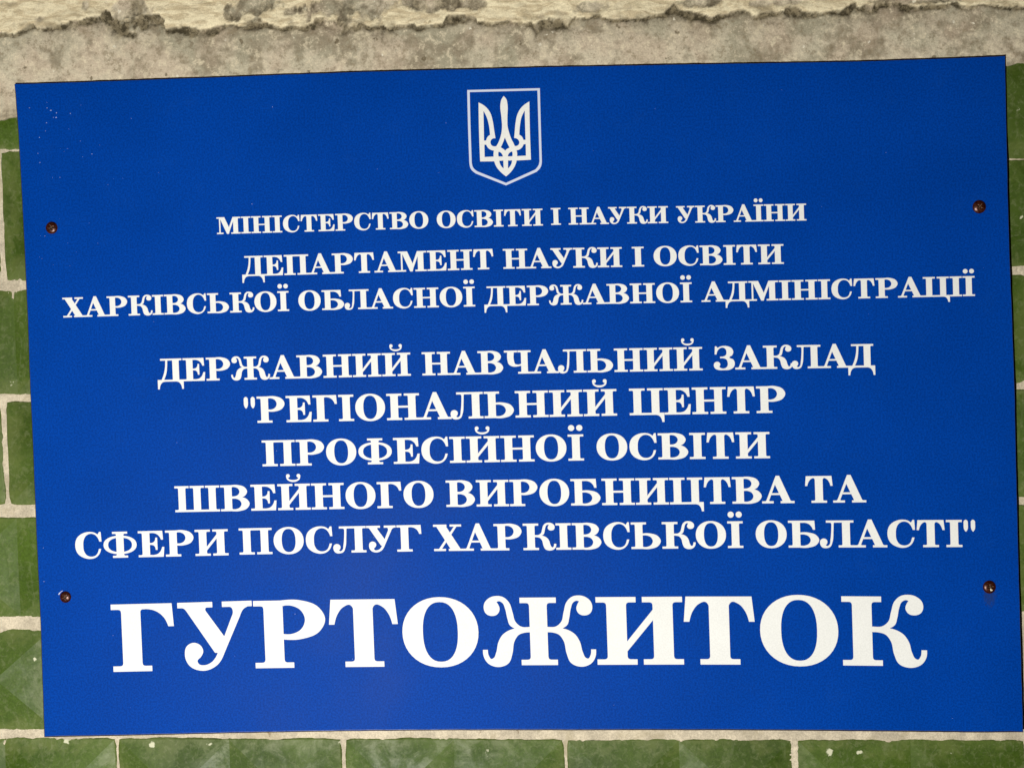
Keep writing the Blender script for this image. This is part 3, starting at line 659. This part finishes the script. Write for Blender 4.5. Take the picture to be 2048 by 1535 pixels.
def plaster():
    xs = np.concatenate([np.arange(PX0, -330, 3.0), np.arange(-330, 330, .62), np.arange(330, PX1, 3.0)])
    yb = np.interp(xs, PLB[:, 0], PLB[:, 1]) + 1.1 * fbm(xs, xs * 0, 9, 11) + .5 * fbm(xs, xs * 0, 2.2, 12)
    t = np.concatenate([np.linspace(0, .004, 3), np.linspace(.008, .58, 118), np.linspace(.585, 1, 50)])
    # rows run from the ragged lower edge up past the top of the picture
    Y = yb[None, :] + (PLT_Y - yb)[None, :] * t[:, None] ** 1.15
    X = np.repeat(xs[None, :], len(t), 0)
    Xw = X + 1.2 * fbm(X, Y, 7, 3, 3)
    ct = np.interp(Xw, CT[:, 0], CT[:, 1]) + .9 * fbm(X, Y, 4.5, 21, 5, .68)
    cb = np.interp(Xw, CB[:, 0], CB[:, 1]) + 2.4 * fbm(X, Y, 7, 22, 5, .66)
    cb = np.minimum(cb - .5 - 1.3 * np.clip(fbm(X, Y * 0, 26, 23, 3) + .1, 0, 1) * 2, ct - .35)
    sm = lambda v: np.clip(v, 0, 1) ** 2 * (3 - 2 * np.clip(v, 0, 1))
    up = sm((Y - ct) / 1.3 + .5)
    depth_lo = (Y - cb) / np.maximum(ct - cb, .6)          # 0 at the ledge's edge, 1 under the cream coat
    crack = sm(depth_lo * 1.6) * (1 - up)
    bare = np.zeros_like(X)
    for bx_, by_, rx, ry in [[-228.41,246.34,15.2,9.2],[-237.0,241.17,9.2,4.3],[-153.0,247.84,18.3,6.7],[-164.0,241.57,7.3,4.3],[-106.97,243.13,21.3,7.9],[-123.88,242.54,9.8,3.0],[-99.52,235.01,12.2,3.7],
    [-80.88,244.59,15.2,9.2],[-32.09,244.01,27.4,4.9],[-47.26,245.77,18.3,6.7],[118.4,239.08,18.3,3.0],[52.47,238.51,12.2,3.7],[-256.99,250.43,2.4,4.3],[-283.85,243.47,4.3,2.4],
    [165.96,237.03,21.3,2.4],[245.61,235.0,27.4,2.4],[-151.79,236.58,6.7,2.4]]:
        d = ((X - bx_) / rx) ** 2 + ((Y - by_) / ry) ** 2
        bare = np.maximum(bare, sm((1.0 + 1.5 * fbm(X, Y, 6, 31, 5, .62) - d) * 1.8))
    bare *= up
    thin = sm(.5 + 2.4 * fbm(X, Y * 1.6, 11, 32, 5, .66) + .9 - .0 * X)
    cream = up * (1 - bare) * (.45 + .55 * thin)
    Z = -2.2 + .55 * fbm(X, Y, 22, 41, 3) + .5 * fbm(X, Y, 5, 42, 4, .6) + .22 * fbm(X, Y, 1.7, 43, 2)
    Z = Z + cream * 1.1 + .4 * cream * fbm(X, Y * 2.5, 6, 44, 4) + bare * .2
    Z = Z - crack * (1.2 + 1.5 * fbm(X, Y, 4, 45, 3))
    Zmin = -1.5 - .2                                         # stays behind the sheet
    low = Y < 215
    Z = np.where(low, np.minimum(Z, -2.05), Z)
    g5 = fbm(X, Y, 5, 51, 5, .66); g14 = fbm(X, Y, 14, 52, 4, .6); g30 = fbm(X, Y, 34, 55, 4, .6)
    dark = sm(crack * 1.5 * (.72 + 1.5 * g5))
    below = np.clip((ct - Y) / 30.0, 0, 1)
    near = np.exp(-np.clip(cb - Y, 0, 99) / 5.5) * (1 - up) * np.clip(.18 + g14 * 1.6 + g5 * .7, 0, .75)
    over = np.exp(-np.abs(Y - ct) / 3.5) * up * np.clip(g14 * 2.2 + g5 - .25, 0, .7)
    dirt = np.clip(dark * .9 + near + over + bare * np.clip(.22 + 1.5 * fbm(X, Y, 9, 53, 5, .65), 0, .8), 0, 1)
    blot = sm(.30 + .45 * below + 1.1 * g14 + .9 * g5 + .7 * g30)
    pit = dirt * 0
    # grime where the plaster meets the tiles at the left
    edge = np.exp(-((Y - yb[None, :]) / 8.0) ** 2) * np.clip((-280 - X) / 30 + .6, 0, 1)
    dirt = np.clip(dirt + .55 * edge * np.clip(.7 + fbm(X, Y, 8, 54, 3), 0, 1), 0, 1)
    Z[0, :] = -9.0; Z[1, :] = -3.6; Z[2, :] = np.minimum(Z[2, :], -2.6)
    o = grid_obj('plaster_band', X, Y, Z, M_PLASTER, {'cream': cream, 'dirt': dirt, 'blot': blot, 'pit': pit})
    o['label'] = 'grey beige plaster with a flaking cream coat above its crack'
    under(o, wall)
plaster()

# mortar behind and between the tiles
def mortar():
    xs = np.concatenate([np.arange(-530, -325, 4.0), np.arange(-325, -270, .7), np.arange(-270, 285, 2.0), np.arange(285, 330, .7), np.arange(330, 600, 4.0)])
    ys = np.concatenate([np.arange(-360, -238, 3.0), np.arange(-238, -188, .7), np.arange(-188, 245, 1.6)])
    X, Y = np.meshgrid(xs, ys)
    Z = -5.42 + .55 * fbm(X, Y, 12, 61, 4) + .45 * fbm(X, Y, 2.6, 62, 4, .65)
    # the missing tile at the lower right is filled with mortar almost to the tiles' faces
    o = grid_obj('grout', X, Y, Z, M_MORTAR)
    o['label'] = 'beige cement grout showing between the tiles'
    under(o, wall)
mortar()

def tile(q, seed, rowk):
    rnd = random.Random(seed)
    tl, tr, br, bl = [Vector(p) for p in q]
    def P(u, v):                                          # u: left-right, v: bottom-top
        a = bl.lerp(br, u); b = tl.lerp(tr, u)
        return a.lerp(b, v)
    wd, ht = (tr - tl).length, (tl - bl).length
    n_u, n_v = 24, 12
    z0 = -5.1 + rnd.uniform(-.15, .15); tilt = rnd.uniform(-.15, .15)
    half = wd / 2
    def hgt(u, v):
        x = u * wd; y = v * ht
        k = x % half if x < wd - 1e-6 else half
        d = min(k, half - k, y, ht - y)
        return d * .125 if ht > 40 else d * .09
    verts, faces, ed = [], [], []
    # outline ring with chips and ragged grout line
    def ringpts():
        L = []
        for i in range(n_u): L.append((i / n_u, 0))
        for i in range(n_v): L.append((1, i / n_v))
        for i in range(n_u): L.append((1 - i / n_u, 1))
        for i in range(n_v): L.append((0, 1 - i / n_v))
        return L
    L = ringpts(); N = len(L)
    jit = [rnd.gauss(0, .22) for _ in L]
    jit = [(jit[i - 1] + jit[i] * 2 + jit[(i + 1) % N]) / 4 * 1.6 for i in range(N)]
    chips = [rnd.randrange(N) for _ in range(3)]
    for c in chips:
        jit[c] -= rnd.uniform(.3, 1.1)
    def pt(u, v, ins, j):
        p = P(u, v)
        iu, iv = (.5 - u), (.5 - v)
        du = (ins - .4 - j) / wd; dv = (ins - .4 - j) / ht
        uu = u + (du if u == 0 else -du if u == 1 else 0); vv2 = v + (dv if v == 0 else -dv if v == 1 else 0)
        # rounded corners
        cr = 1.6
        xx, yy = uu * wd, vv2 * ht
        for cx_, cy_, sx_, sy_ in ((cr, cr, -1, -1), (wd - cr, cr, 1, -1), (cr, ht - cr, -1, 1), (wd - cr, ht - cr, 1, 1)):
            ddx, ddy = (xx - cx_) * sx_, (yy - cy_) * sy_
            if ddx > 0 and ddy > 0:
                l = math.hypot(ddx, ddy)
                if l > cr - ins: s_ = (cr - ins) / l; xx, yy = cx_ + ddx * s_ * sx_, cy_ + ddy * s_ * sy_
        return P(xx / wd, yy / ht), xx / wd, yy / ht
    rings = [(0.0, -3.2), (.05, -.62), (.6, -.14), (1.1, 0)]
    for ins, dz in rings:
        for (u, v), j in zip(L, jit):
            p, uu, v2_ = pt(u, v, ins, j if ins < 1 else 0)
            h = hgt(min(max(uu, 0), 1), min(max(v2_, 0), 1)) if ins > .5 else 0
            verts.append(W(p.x, p.y, z0 + dz + h)); ed.append(ins)
    for k in range(len(rings) - 1):
        for i in range(N):
            j = (i + 1) % N
            faces.append([k * N + i, k * N + j, (k + 1) * N + j, (k + 1) * N + i])
    # inner face: two low pyramids side by side, each of four facets
    eu, ev = .7 / wd, .7 / ht
    sl = .125 if ht > 40 else .09
    def add(u, v, e, h=None):
        p = P(u, v); h_ = hgt(u, v) if h is None else h
        verts.append(W(p.x, p.y, z0 + h_ - .01)); ed.append(e)
        return len(verts) - 1
    jg = lambda k: rnd.uniform(-k, k)
    last = (len(rings) - 1) * N
    m_b, m_t = last + n_u // 2, last + n_u + n_v + n_u // 2
    mid = add(.5, .5 + jg(.02), 30, .35)
    for side in (0, 1):
        ax = (.25 if side == 0 else .75) + jg(.006)
        apex = add(ax, .5 + jg(.02), 30, min(half, ht) / 2 * sl + jg(.12))
        # walk the last ring round this half of the tile
        if side == 0:
            loop = [last + k for k in range(0, n_u // 2 + 1)] + [mid] + [last + k for k in range(n_u + n_v + n_u // 2, N)] + [last]
        else:
            loop = [last + k for k in range(n_u // 2, n_u + n_v + n_u // 2 + 1)] + [mid] + [m_b]
        for a, b in zip(loop, loop[1:]):
            faces.append([a, b, apex])
    n_in = len(faces)
    o = mesh_obj('tile', verts, faces, M_TILE, smooth=False)
    at = o.data.attributes.new('edge', 'FLOAT', 'POINT'); at.data.foreach_set('value', ed)
    ring_faces = (len(rings) - 1) * N
    o.data.polygons.foreach_set('use_smooth', [k < ring_faces - N for k in range(len(o.data.polygons))])
    return under(o, wall)
for i, (k, q) in enumerate([["A",[[-583.2,186.09],[-439.93,188.74],[-439.75,169.81],[-583.1,175.45]]],["A",[[-437.36,188.79],[-268.23,191.91],[-267.93,163.06],[-437.18,169.71]]],["A",[[12.53,197.1],
    [145.73,199.57],[146.4,146.76],[13.08,152.01]]],["A",[[148.12,199.61],[282.01,202.08],[282.82,141.39],[148.79,146.67]]],["A",[[284.36,202.13],[415.96,204.56],
    [416.93,136.11],[285.17,141.3]]],["A",[[418.27,204.6],[544.82,206.94],[545.94,131.03],[419.24,136.02]]],["B",[[-603.22,174.74],[-460.09,169.2],[-459.29,84.79],
    [-602.44,86.38]]],["B",[[-457.51,169.1],[-317.8,163.69],[-316.97,83.22],[-456.71,84.77]]],["B",[[-314.63,163.56],[-176.35,158.21],[-175.51,81.65],[-313.8,83.18]]],
    ["B",[[234.43,142.29],[363.72,137.28],[364.57,75.68],[235.29,77.11]]],["B",[[366.05,137.19],[493.22,132.26],[494.06,74.25],[366.9,75.66]]],["C",[[-524.02,79.91],
    [-381.81,78.32],[-381.17,13.91],[-523.43,15.49]]],["C",[[-379.24,78.29],[-239.49,76.73],[-238.81,12.33],[-378.61,13.88]]],["C",[[175.5,72.09],[310.76,70.58],
    [311.63,6.23],[176.32,7.73]]],["C",[[313.11,70.56],[441.43,69.12],[442.34,4.78],[313.98,6.2]]],["C",[[443.75,69.1],[569.96,67.69],[570.92,3.35],[444.66,4.75]]],
    ["D",[[-607.13,11.8],[-463.19,10.31],[-462.59,-54.42],[-606.58,-52.94]]],["D",[[-460.6,10.29],[-319.79,8.83],[-319.14,-55.89],[-460.0,-54.45]]],["D",[[-316.61,8.8],
    [-177.91,7.37],[-177.21,-57.35],[-315.96,-55.92]]],["D",[[235.82,3.09],[365.7,1.75],[366.59,-62.92],[236.66,-61.59]]],["D",[[368.04,1.73],[495.2,0.41],[496.13,-64.25],
    [368.93,-62.94]]],["E",[[-528.15,-63.11],[-385.22,-63.75],[-384.63,-125.74],[-527.61,-124.54]]],["E",[[-382.65,-63.76],[-242.19,-64.39],[-241.54,-126.94],
    [-382.05,-125.76]]],["E",[[175.44,-66.25],[308.98,-66.85],[309.85,-131.56],[176.26,-130.44]]],["E",[[311.35,-66.86],[440.31,-67.44],[441.22,-132.67],[312.21,-131.58]]],
    ["E",[[442.63,-67.45],[569.47,-68.01],[570.44,-133.75],[443.55,-132.68]]],["F",[[-581.33,-133.91],[-437.16,-134.21],[-436.58,-197.1],[-580.8,-196.62]]],
    ["F",[[-434.56,-134.22],[-292.89,-134.52],[-292.26,-197.58],[-433.98,-197.11]]],["F",[[-290.33,-134.52],[-151.1,-134.82],[-150.42,-198.06],[-289.7,-197.59]]],
    ["F",[[-148.59,-134.82],[-11.74,-135.11],[-11.01,-198.52],[-147.91,-198.07]]],["F",[[-9.28,-135.12],[125.25,-135.4],[126.04,-198.98],[-8.54,-198.53]]],["F",[[262.34,-135.69],
    [291.49,-135.75],[292.33,-199.54],[263.17,-199.44]]],["F",[[433.93,-136.05],[560.64,-136.32],[561.58,-200.44],[434.82,-200.01]]],["G",[[-542.13,-200.28],
    [-398.36,-201.87],[-397.73,-268.79],[-541.55,-267.58]]],["G",[[-395.77,-201.9],[-254.0,-203.46],[-253.33,-270.0],[-395.14,-268.81]]],["G",[[-252.41,-203.48],
    [-111.81,-205.04],[-111.09,-271.2],[-251.73,-270.02]]],["G",[[-109.31,-205.07],[25.95,-206.56],[26.72,-272.36],[-108.58,-271.22]]],["G",[[28.11,-206.59],
    [165.35,-208.1],[166.17,-273.53],[28.88,-272.38]]],["G",[[168.38,-208.14],[304.76,-209.65],[305.61,-274.71],[169.19,-273.56]]],["G",[[307.13,-209.67],[436.8,-211.11],
    [437.7,-275.82],[307.99,-274.73]]],["G",[[439.14,-211.13],[566.1,-212.54],[567.04,-276.91],[440.04,-275.84]]],["H",[[-618.94,-272.88],[-473.51,-273.84],
    [-472.94,-338.97],[-618.42,-338.36]]],["H",[[-470.89,-273.86],[-328.63,-274.8],[-328.01,-339.58],[-470.32,-338.98]]],["H",[[-326.06,-274.82],[-184.98,-275.75],
    [-184.31,-340.18],[-325.43,-339.59]]],["H",[[-182.45,-275.77],[-44.41,-276.69],[-43.69,-340.77],[-181.77,-340.19]]],["H",[[-41.92,-276.7],[93.78,-277.6],
    [94.54,-341.35],[-41.2,-340.78]]],["H",[[96.22,-277.62],[233.25,-278.52],[234.06,-341.93],[96.99,-341.36]]],["H",[[235.66,-278.54],[366.79,-279.41],[367.64,-342.49],
    [236.46,-341.94]]],["H",[[369.16,-279.42],[493.47,-280.25],[494.37,-343.02],[370.01,-342.5]]]]):
    tile(q, 100 + i, k)

# cement patch where a tile is missing, right of the sign's lower corner
def patch(x0, y0, x1, y1):
    xs = np.arange(x0, x1, 1.2); ys = np.arange(y0, y1, 1.2)
    X, Y = np.meshgrid(xs, ys)
    Z = -1.25 + .3 * fbm(X, Y, 16, 71, 4) + .2 * fbm(X, Y, 3, 72, 3)
    e = np.minimum(np.minimum(X - x0, x1 - X), np.minimum(Y - y0, y1 - Y))
    Z = Z - 3.0 * np.clip(1 - e / 1.5, 0, 1)
    o = grid_obj('cement_patch', X, Y, Z, M_MORTAR)
    o['label'] = 'bare cement where a tile is missing'
    under(o, wall)
patch(1154.55, -1033.6, 1730.72, -733.53)
